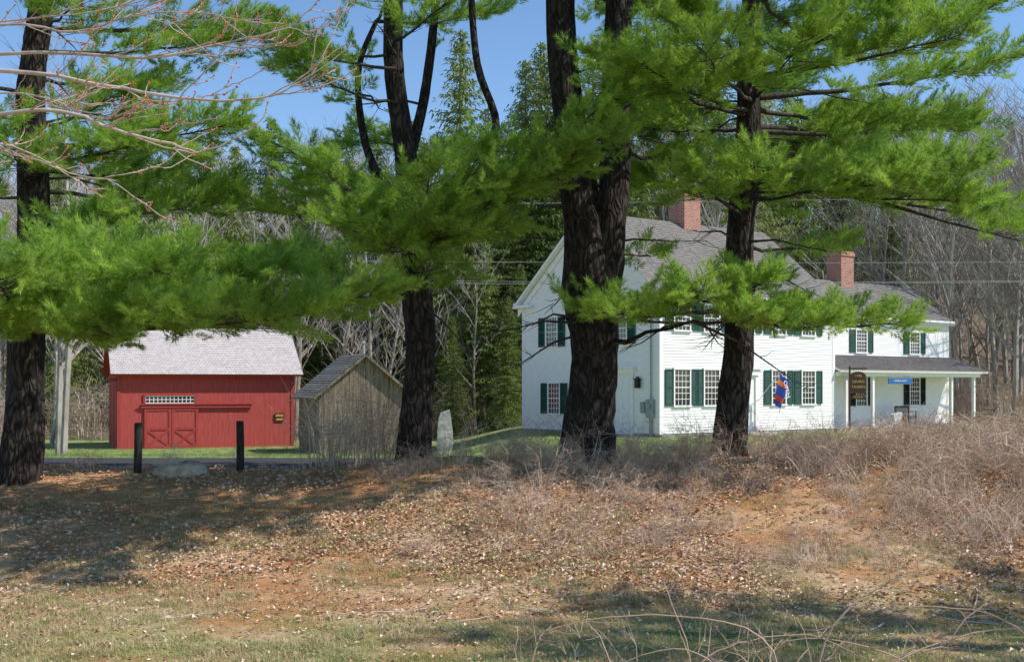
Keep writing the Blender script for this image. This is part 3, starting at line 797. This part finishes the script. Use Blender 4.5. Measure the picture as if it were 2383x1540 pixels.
st=MB(); st.box(1.2,3.0,.0,.9,-.5,.0,PL); st.box(4.3,6.0,.0,1.0,-.4,.1,PF); st.obj('stone_steps',M_stone,root)
lb=MB(); lb.box(1.02,1.2,.08,.24,1.95,2.3,PL); lb.box(.98,1.24,.05,.28,2.3,2.34,PL); lb.box(1.06,1.16,.1,.2,2.34,2.42,PL); lb.box(1.09,1.13,.0,.1,2.1,2.14,PL); lb.obj('lantern',M_black,root)
el=MB(); el.box(.25,.6,.02,.2,.75,1.5,PL); el.box(.7,.95,.02,.16,.95,1.4,PL); el.tube([(-.08,.42,1.5),(-.08,.42,4.9)],.03,8); el.tube([(-.2,.42,1.25),(-.3,.42,1.25)],.11,12); el.box(.35,.5,.02,.1,-.2,.75,PL); el.obj('electric_meter',M_metal,root)
oe=.38
roofslab(root,M_roof,-.32,Wd+.32,-oe,ze+.06-oe*sl+.12,ym,za+.18)
roofslab(root,M_roof,-.32,Wd+.32,D+oe,ze+.06-oe*sl+.12,ym,za+.18)
s2=(wza-wze)/(wym-wy0)
roofslab(root,M_roof,wx0+.05,wx1+.25,wy0-.3,wze-.3*s2+.14,wym,wza+.14)
roofslab(root,M_roof,wx0+.05,wx1+.25,wy1+.3,wze-.3*s2+.14,wym,wza+.14)
def chim(x,y,z0,z1,a,b):
    m=MB(); m.box(x-a/2,x+a/2,y-b/2,y+b/2,z0,z1-.25); m.box(x-a/2-.05,x+a/2+.05,y-b/2-.05,y+b/2+.05,z1-.249,z1-.09); m.box(x-a/2-.01,x+a/2+.01,y-b/2-.01,y+b/2+.01,z1-.089,z1)
    m.obj('chimney',M_brick,root)
    t=MB(); t.box(x-a/2+.15,x+a/2-.15,y-b/2+.15,y+b/2-.15,z1,z1+.01); t.obj('flue',M_black,root)
chim(6.0,ym,8.6,11.1,1.05,.95); chim(17.4,wym,6.6,8.95,1.05,.9)
roofslab(root,M_roofp,wx0+.02,23.6,-.35,2.78,wy0-.02,3.55,'porch_roof')
pf=MB(); pf.box(wx0,23.3,-.1,wy0-.02,-.3,.1); pf.obj('porch_floor',M_found,root)
pt=MB()
for u in (12.05,14.1,20.7,22.75): pt.box(u-.07,u+.07,-.07,.07,.1,2.5); pt.box(u-.1,u+.1,-.1,.1,.1,.2)
pt.box(wx0,23.2,-.11,.11,2.501,2.68); pt.box(23.0,23.2,.11,wy0,2.501,2.68); pt.box(wx0,23.3,-.32,wy0-.03,2.682,2.70)
pt.obj('porch_posts',M_trim,root)
def at_house(name,x,y,z,rz=0):
    return empty(name,root.matrix_world@V(x,y,z),root.rotation_euler.z+rz)
r=at_house('porch_bench',17.9,.75,.1)
m=MB()
m.box(-.62,.62,-.22,.22,.42,.46)
for sx in (-.58,.58):
    m.box(sx-.025,sx+.025,-.22,-.17,0,.66); m.box(sx-.025,sx+.025,.19,.24,0,.95); m.box(sx-.035,sx+.035,-.26,.2,.66,.69)
    m.box(sx-.02,sx+.02,-.17,.19,.12,.15)
m.box(-.6,.6,.2,.235,.86,.97); m.box(-.55,.55,-.2,-.17,.34,.40)
for k in range(13): u=-.52+k*1.04/12; m.box(u-.012,u+.012,.205,.228,.46,.86)
m.obj('seat_and_back',M_black,r)
def text(s,size,loc,parent,m,rot=(math.pi/2,0,0),name='lettering'):
    c=bpy.data.curves.new(name,'FONT'); c.body=s; c.size=size; c.align_x='CENTER'; c.align_y='CENTER'; c.extrude=.004
    o=bpy.data.objects.new(name,c); c.materials.append(m); S.collection.objects.link(o); o.parent=parent; o.location=loc; o.rotation_euler=rot; return o
sg=at_house('tavern_sign',11.95,-.75,2.0,-.6)
m=MB(); m.box(-.36,.36,-.03,.03,-.3,.5); 
for k in range(8):
    a=math.pi*k/8; b=math.pi*(k+1)/8
    m.quad((.36*math.cos(a),-.03,.5+.2*math.sin(a)),(.36*math.cos(b),-.03,.5+.2*math.sin(b)),(0,-.03,.5)); m.quad((.36*math.cos(a),-.03,.5+.2*math.sin(a)),(.36*math.cos(b),-.03,.5+.2*math.sin(b)),(.36*math.cos(b),.03,.5+.2*math.sin(b)),(.36*math.cos(a),.03,.5+.2*math.sin(a)))
m.box(-.3,.3,-.025,.025,-.55,-.36); m.obj('board',M_signbrown,sg)
m=MB(); m.box(-.42,-.36,-.04,.04,-2.1,.95); m.box(-.42,.4,-.02,.02,.80,.86); m.tube([(-.2,0,.68),(-.2,0,.8)],.008,5); m.tube([(.2,0,.68),(.2,0,.8)],.008,5); m.tube([(-.2,0,-.37),(-.2,0,-.29)],.008,5); m.tube([(.2,0,-.37),(.2,0,-.29)],.008,5); m.obj('sign_post',M_signbrown,sg)
text('1795',.16,(0,-.035,.5),sg,M_gold); text('SQUIRES',.155,(0,-.035,.24),sg,M_gold); text('TAVERN',.17,(0,-.035,.0),sg,M_gold); text('MUSEUM',.11,(0,-.03,-.455),sg,M_gold)
bs=at_house('blue_sign',16.0,-.22,2.3)
m=MB(); m.box(-.95,.95,-.02,.02,-.15,.13); m.obj('board',M_blue,bs)
m=MB(); m.box(-.97,.97,-.012,.012,.131,.155); m.box(-.97,.97,-.012,.012,-.17,-.151); m.tube([(-.8,0,.15),(-.8,0,.25)],.008,5); m.tube([(.8,0,.15),(.8,0,.25)],.008,5); m.obj('frame',M_metal,bs)
text('HISTORICAL SOCIETY',.105,(0,-.025,-.01),bs,M_wht)
fl=at_house('open_flag',5.95,-.35,2.0)
m=MB(); m.tube([(-.05,.3,-.6),(.25,-.75,.75)],.015,6); m.obj('pole',M_wht,fl)
def fcell(mat_,u0,u1,v0,v1,nm,off=0):
    m=MB(); n=6
    def F(u,v): return (.22-.5*v*.4+u*.42, -.72+.12*math.sin(u*5+v*3)-.0-off+v*.15, .66-v*1.45-u*.45*(1-v*.3))
    for i in range(n):
        for j in range(n):
            a,b=mix(u0,u1,i/n),mix(u0,u1,(i+1)/n); c_,d_=mix(v0,v1,j/n),mix(v0,v1,(j+1)/n); m.quad(F(a,c_),F(b,c_),F(b,d_),F(a,d_))
    m.obj(nm,mat_,fl)
cols=[M_fblue,M_orange,M_fblue,M_fblue,M_fred,M_fblue]
for j in range(6):
    for i in range(2): fcell(cols[(j+i*3)%6],i/2,(i+1)/2,j/6,(j+1)/6,'cloth')
t=text('OPEN',.3,(.33,-.92,-.1),fl,M_wht,rot=(math.pi/2,math.radians(70),0))
def slab(name,loc,w_,d_,h_,m1,top=.6,rz=0,lean=0):
    m=MB(); n=7; rows=[]
    rs=random.Random(5)
    for k in range(n+1):
        t=k/n; ww=w_/2*(1-(1-top)*t**3); zz=h_*t
        rows.append([(sx*ww*(1+.07*rs.uniform(-1,1)),sy*d_/2*(1-.2*t)*(1+.1*rs.uniform(-1,1))+lean*zz,zz+(.05*sx*t if k==n else 0)) for sx,sy in ((-1,-1),(0,-1.08),(1,-1),(1,1),(0,1.05),(-1,1))])
    for r in rows: m.v+=r
    for k in range(n):
        for j in range(6): a=k*6+j; b=k*6+(j+1)%6; m.f.append((a,b,b+6,a+6))
    m.f.append(tuple(n*6+j for j in range(6)))
    o=m.obj(name,m1); o.location=loc; o.rotation_euler=(0,0,rz); return o
slab('stone_monument',(-1.95,35,ground(-1.95,35)-.05),.46,.24,1.32,M_stone,.6,.1)
sm=slab('stone_marker',(15.4,48,-.1),.5,.3,1.05,M_stone,.95,.5,.12)
mm=MB(); mm.box(.27,.34,-.16,.16,0,1.0); mm.obj('wood_side',M_side,sm)

# ---------------------------------------------------------------- barn
bz=-.85
barn=empty('red_barn',(-18.06,55,bz),math.atan2(.375,.927))
BW,BD,BE,BR=8.15,5.5,3.62,5.6
m=MB()
def vboards(mb,P,u0,u1,zt,st=.24,dd=.004,g=.003):
    u=u0; 
    while u<u1-1e-3:
        u2=min(u+st,u1); o=.0+random.choice((0,dd,2*dd))
        za_,zb_=zt(u+g),zt(u2-g)
        mb.quad(P(u+g,o,0),P(u2-g,o,0),P(u2-g,o,zb_),P(u+g,o,za_)); u=u2
        mb.quad(P(u-g,o,0),P(u-g,-.03,0),P(u-g,-.03,zb_),P(u-g,o,zb_))
vboards(m,PF,0,BW,lambda u:BE,.24,.002,.0015)
gz=lambda u:BE+(BR-BE)*(1-abs(u-BD/2)/(BD/2))
vboards(m,PL,0,BD,gz); vboards(m,lambda u,o,z:(BW+o,u,z),0,BD,gz); vboards(m,lambda u,o,z:(u,BD+o,z),0,BW,lambda u:BE)
m.box(.0,BW-.0,.01,BD-.01,-.8,BE-.03); m.obj('board_walls',M_red,barn)
m=MB()
for u in (0,BW-.16): m.box(u,u+.16,.013,.035,0,BE-.06,PF)
m.box(.16,BW-.16,.0135,.03,BE-.22,BE-.03,PF)
m.box(1.05,6.1,.014,.12,1.88,2.06,PF); m.box(1.0,6.15,.12,.16,2.03,2.09,PF)
for u0 in (1.2,2.42):
    u1=u0+1.2; m.box(u0,u0+.12,.06,.09,.02,1.87,PF); m.box(u1-.12,u1,.06,.09,.02,1.87,PF)
    for a in (.02,.86,1.75): m.box(u0+.12,u1-.12,.06,.088,a,a+.12,PF)
    for (a,b) in (((u0+.12,.14),(u1-.12,.86)),((u0+.12,.86),(u1-.12,.14))):
        dx,dz=b[0]-a[0],b[1]-a[1]; l=math.hypot(dx,dz); nx_,nz=-dz/l*.05,dx/l*.05
        oo=.082 if dz>0 else .085
        m.quad(PF(a[0]+nx_,oo,a[1]+nz),PF(b[0]+nx_,oo,b[1]+nz),PF(b[0]-nx_,oo,b[1]-nz),PF(a[0]-nx_,oo,a[1]-nz))
m.box(1.15,3.5,.013,.07,2.44,2.52,PF); m.box(1.15,1.25,.013,.06,2.1,2.44,PF); m.box(3.45,3.55,.013,.06,2.1,2.44,PF)
m.box(-.35,-.02,.3,.6,BE-.5,BE-.35); m.obj('door_and_trim',M_redtrim,barn)
m=MB(); m.box(1.2,3.62,.014,.058,.0,1.88,PF); m.obj('sliding_door',M_red,barn)
m=MB(); m.box(1.25,3.45,.014,.025,2.13,2.40,PF); m.obj('transom_panes',M_glass,barn)
m=MB()
for k in range(13): u=1.25+k*2.2/12; m.box(u-.015,u+.015,.026,.04,2.13,2.4,PF)
m.box(1.25,3.45,.027,.045,2.09,2.129,PF); m.box(1.25,3.45,.027,.045,2.401,2.44,PF); m.box(1.25,3.45,.027,.038,2.25,2.28,PF); m.obj('transom_bars',M_trim,barn)
bs_=(BR-BE)/(BD/2)
for sgn in (0,1):
    ye=-.42 if sgn==0 else BD+.42
    roofslab(barn,M_roofb,-.3,BW+.35,ye,BE-.42*bs_+.12,BD/2,BR+.12,trim=M_redtrim)
bpy.context.view_layer.update()
bsn=empty('barn_notice_sign',barn.matrix_world@V(7.42,-.05,1.4),barn.rotation_euler.z)
m=MB(); m.box(-.22,.22,-.02,.02,-.18,.2); m.obj('board',M_signbrown,bsn)
m=MB(); m.box(-.18,.18,-.024,-.021,.04,.13); m.obj('panel',M_yel,bsn); m=MB(); m.box(-.15,.15,-.024,-.021,-.14,-.06); m.obj('panel',M_yel,bsn)

# ---------------------------------------------------------------- shed
shed=empty('weathered_shed',(-8.03,50,-.8),math.atan2(.37,.93))
SW,SD,SE,SA=3.9,4.0,2.5,4.1
m=MB(); gz2=lambda u:SE+(SA-SE)*(1-abs(u-SW/2)/(SW/2))
vboards(m,PF,0,SW,gz2,.2); vboards(m,PL,0,SD,lambda u:SE,.2); vboards(m,lambda u,o,z:(SW+o,u,z),0,SD,lambda u:SE,.2); vboards(m,lambda u,o,z:(u,SD+o,z),0,SW,gz2,.2)
m.box(.01,SW-.01,.01,SD-.01,-.8,SE); m.obj('board_walls',M_plank,shed)
def slab_y(x0,z0,x1,z1,y0,y1):
    m=MB(); Ln=math.hypot(x1-x0,z1-z0); n=int(Ln/.16); dx,dz=(x1-x0)/Ln,(z1-z0)/Ln; nx_,nz=-dz,dx
    if nz<0: nx_,nz=-nx_,-nz
    for i in range(n):
        a=(x0+dx*Ln*i/n+nx_*.025,z0+dz*Ln*i/n+nz*.025); b=(x0+dx*Ln*(i+1)/n,z0+dz*Ln*(i+1)/n); c_=(x0+dx*Ln*i/n,z0+dz*Ln*i/n)
        m.quad((a[0],y0,a[1]),(a[0],y1,a[1]),(b[0],y1,b[1]),(b[0],y0,b[1])); m.quad((c_[0],y0,c_[1]),(c_[0],y1,c_[1]),(a[0],y1,a[1]),(a[0],y0,a[1]))
    m.obj('roof',M_roof,shed)
    t=MB(); pts=[(x0,z0),(x1,z1),(x1-nx_*.09,z1-nz*.09),(x0-nx_*.09,z0-nz*.09)]
    for k in range(4):
        p,q=pts[k],pts[(k+1)%4]; t.quad((p[0],y0,p[1]),(p[0],y1,p[1]),(q[0],y1,q[1]),(q[0],y0,q[1]))
    for y in (y0,y1): t.quad(*[(p[0],y,p[1]) for p in pts])
    t.obj('roof_edge',M_plank,shed)
q=(SA-SE)/(SW/2)
slab_y(-.3,SE-.3*q+.1,SW/2,SA+.1,-.28,SD+.25); slab_y(SW+.3,SE-.3*q+.1,SW/2,SA+.1,-.28,SD+.25)
m=MB(); m.tube([(2.3,1.5,3.4),(2.3,1.5,4.7)],.07,10); m.tube([(2.3,1.5,4.7),(2.3,1.5,4.8)],[.12,.03],10); m.obj('stove_pipe',M_metal,shed)

# ---------------------------------------------------------------- posts, boulder, signs
def post(x,y,h):
    m=MB(); z0=ground(x,y); pts=[(0,0,-.3),(0,0,0),(.005,0,h*.5),(0,0,h-.02),(0,0,h)]; m.tube(pts,[.085,.08,.078,.076,.06],14)
    o=m.obj('wooden_post',M_post,None,True); o.location=(x,y,z0); o.rotation_euler=(R(-.02,.02),R(-.02,.02),0)
post(-7.47,24,1.0); post(-5.42,24,1.02)
m=MB(); n=14; k2=7
for i in range(k2+1):
    ph=math.pi/2*i/k2
    for j in range(n):
        th=2*math.pi*j/n; f=1+.22*noise.noise(V(math.cos(th)*1.2,math.sin(th)*1.2,ph*1.3))
        m.v.append((.56*math.cos(th)*math.cos(ph)**.7*f,.35*math.sin(th)*math.cos(ph)**.7*f,.32*math.sin(ph)*f-.08))
for i in range(k2):
    for j in range(n): a=i*n+j; b=i*n+(j+1)%n; m.f.append((a,b,b+n,a+n))
o=m.obj('boulder',M_sand,None,True); o.location=(-6.4,23.5,ground(-6.4,23.5)); o.rotation_euler=(0,.08,.2)
ws=empty('small_white_sign',(-15.75,40,ground(-15.75,40)))
m=MB(); m.box(-.1,.1,-.01,.01,.55,1.0); m.obj('panel',M_wht,ws); m=MB(); m.box(-.02,.02,.012,.05,-.2,1.0); m.obj('stake',M_post,ws)
pl=MB()
for (a,b,sg_) in (((-30,42,6.9),(30,42,6.5),.35),((-30,42.3,6.3),(30,42.3,5.9),.4),((-30,44,8.9),(30,44,9.3),.4),((-30,40,5.95),(30,40,5.7),.4)):
    a=Vector(a);b=Vector(b); pl.tube([a.lerp(b,i/24)-V(0,0,sg_*4*(i/24)*(1-i/24)) for i in range(25)],.008,4)
pr=empty('power_line'); pl.obj('wires',M_metal,pr)
pm=MB()
for x in (-30,30): pm.tube([(x,42.2,-2),(x,42.2,10)],[.16,.11],10); pm.box(x-.06,x+.06,40,44.4,8.8,8.95); pm.box(x-.05,x+.05,40,44.4,6.3,6.4)
pm.obj('poles',M_post,pr)

# ---------------------------------------------------------------- maple limbs
random.seed(31)
mp=empty('maple_tree',(-5.9,8.2,-.75)); off=V(-5.9,8.2,-.75)
m=MB(); bd=MB()
trunk(m,[V(0,0,-.3),V(0,0,.3),V(.05,0,2.5),V(.1,0,4.5),V(.2,.1,7),V(.3,0,9)],[.3,.24,.2,.17,.12,.04],12)
def bud(p):
    for k in range(2):
        c=p+V(R(-1,1),R(-1,1),R(-1,1))*.008; r=R(.003,.0065)
        bd.tube([c-V(0,0,r),c,c+V(0,0,r*1.4)],[r*.4,r,r*.2],4)
def mlimb(pts,r,tw=16,lv=0):
    P=[Vector(p)-off for p in pts] if lv==0 else pts; out=[]
    for i in range(len(P)-1):
        p0=P[max(i-1,0)];p1=P[i];p2=P[i+1];p3=P[min(i+2,len(P)-1)]
        for j in range(4):
            t=j/4; out.append(.5*((2*p1)+(p2-p0)*t+(2*p0-5*p1+4*p2-p3)*t*t+(3*p1-p0-3*p2+p3)*t**3)+V(R(-1,1),R(-1,1),R(-1,1))*.006)
    out.append(P[-1]); m.tube(out,[mix(r,.003,(i/(len(out)-1))**.8) for i in range(len(out))],5,False)
    bud(out[-1])
    if lv<2:
        for k in range(tw):
            i=random.randint(int(len(out)*.3),len(out)-2); d=(out[i+1]-out[i]).normalized()
            d2=(d*R(.5,1)+V(R(-.2,.6),R(-.7,.7),R(-.5,.6))).normalized(); l=R(.15,.6)/(1+lv)
            mlimb([out[i],out[i]+d2*l*.5,out[i]+d2*l+V(0,0,R(0,.08))],max(.0032,r*.25),3,lv+1)
    for k in range(len(out)//4): bud(random.choice(out[len(out)//3:]))
mlimb([(-5.8,8.2,3.3),(-4.3,8.1,4.0),(-3.4,8,4.21),(-2.46,8,4.19),(-1.98,8,4.27),(-1.58,8,4.36),(-1.26,8,4.46)],.021,9)
mlimb([(-5.8,8.2,3.0),(-4.2,7.7,3.9),(-3.19,7.5,3.97),(-2.55,7.5,3.88),(-2.07,7.5,3.8),(-1.585,7.5,3.79),(-1.32,7.5,3.9),(-1.0,7.5,4.12)],.021,8)
mlimb([(-5.8,8.2,2.7),(-4.0,7.2,3.4),(-2.98,7,3.58),(-2.55,7,3.59),(-2.33,7,3.5),(-1.98,7,3.41),(-1.78,7,3.37),(-1.48,7,3.53),(-1.42,7,3.65)],.018,8)
mlimb([(-5.8,8.2,3.8),(-4.4,8.1,4.3),(-3.4,8,4.41),(-2.9,8,4.36),(-2.55,8,4.46),(-2.18,8,4.49),(-1.9,8,4.45)],.014,9)
mlimb([(-5.8,8.2,4.0),(-4.4,8.4,4.5),(-3.6,8.4,4.55),(-2.9,8.4,4.62),(-2.4,8.4,4.75)],.014,9)
mlimb([(-5.8,8.2,2.9),(-4.2,7.8,3.5),(-3.3,7.6,3.55),(-2.8,7.6,3.35),(-2.5,7.6,3.3)],.012,9)
mlimb([(-5.8,8.2,3.4),(-4.2,8.6,4.0),(-3.5,8.6,4.1),(-3.0,8.6,3.95),(-2.6,8.6,4.05)],.012,8)
m.obj('limbs',M_maple,mp,True); bd.obj('buds',M_bud,mp)

# ---------------------------------------------------------------- light, sky, camera
az=math.atan2(-.18,.98); el_=math.radians(48)
sd=V(math.cos(az)*math.cos(el_),math.sin(az)*math.cos(el_),math.sin(el_))
ld=bpy.data.lights.new('sun','SUN'); ld.energy=5.0; ld.angle=math.radians(.5); ld.color=(1,.955,.88)
lo_=bpy.data.objects.new('sun',ld); S.collection.objects.link(lo_); lo_.rotation_euler=sd.to_track_quat('Z','Y').to_euler(); lo_.location=(30,-10,40)
wd=bpy.data.worlds.new('World'); S.world=wd; wd.use_nodes=True; nt=wd.node_tree
sk=nt.nodes.new('ShaderNodeTexSky'); sk.sky_type='NISHITA'; sk.sun_disc=False; sk.sun_elevation=el_; sk.sun_rotation=math.pi/2-az
sk.altitude=1500; sk.air_density=1.0; sk.dust_density=.1; sk.ozone_density=1.6
hs=nt.nodes.new('ShaderNodeHueSaturation'); hs.inputs['Saturation'].default_value=1.12; hs.inputs['Value'].default_value=1.2
nt.links.new(sk.outputs[0],hs.inputs['Color']); nt.links.new(hs.outputs[0],nt.nodes['Background'].inputs['Color']); nt.nodes['Background'].inputs['Strength'].default_value=.15
cd=bpy.data.cameras.new('camera'); co=bpy.data.objects.new('camera',cd); S.collection.objects.link(co)
co.location=(0,0,2); co.rotation_euler=(math.pi/2,0,0); cd.sensor_width=36; cd.lens=42.3; cd.shift_y=.0546; cd.clip_end=3000; cd.clip_start=.1
S.camera=co
S.view_settings.view_transform='Standard'; S.view_settings.look='None'; S.view_settings.exposure=0
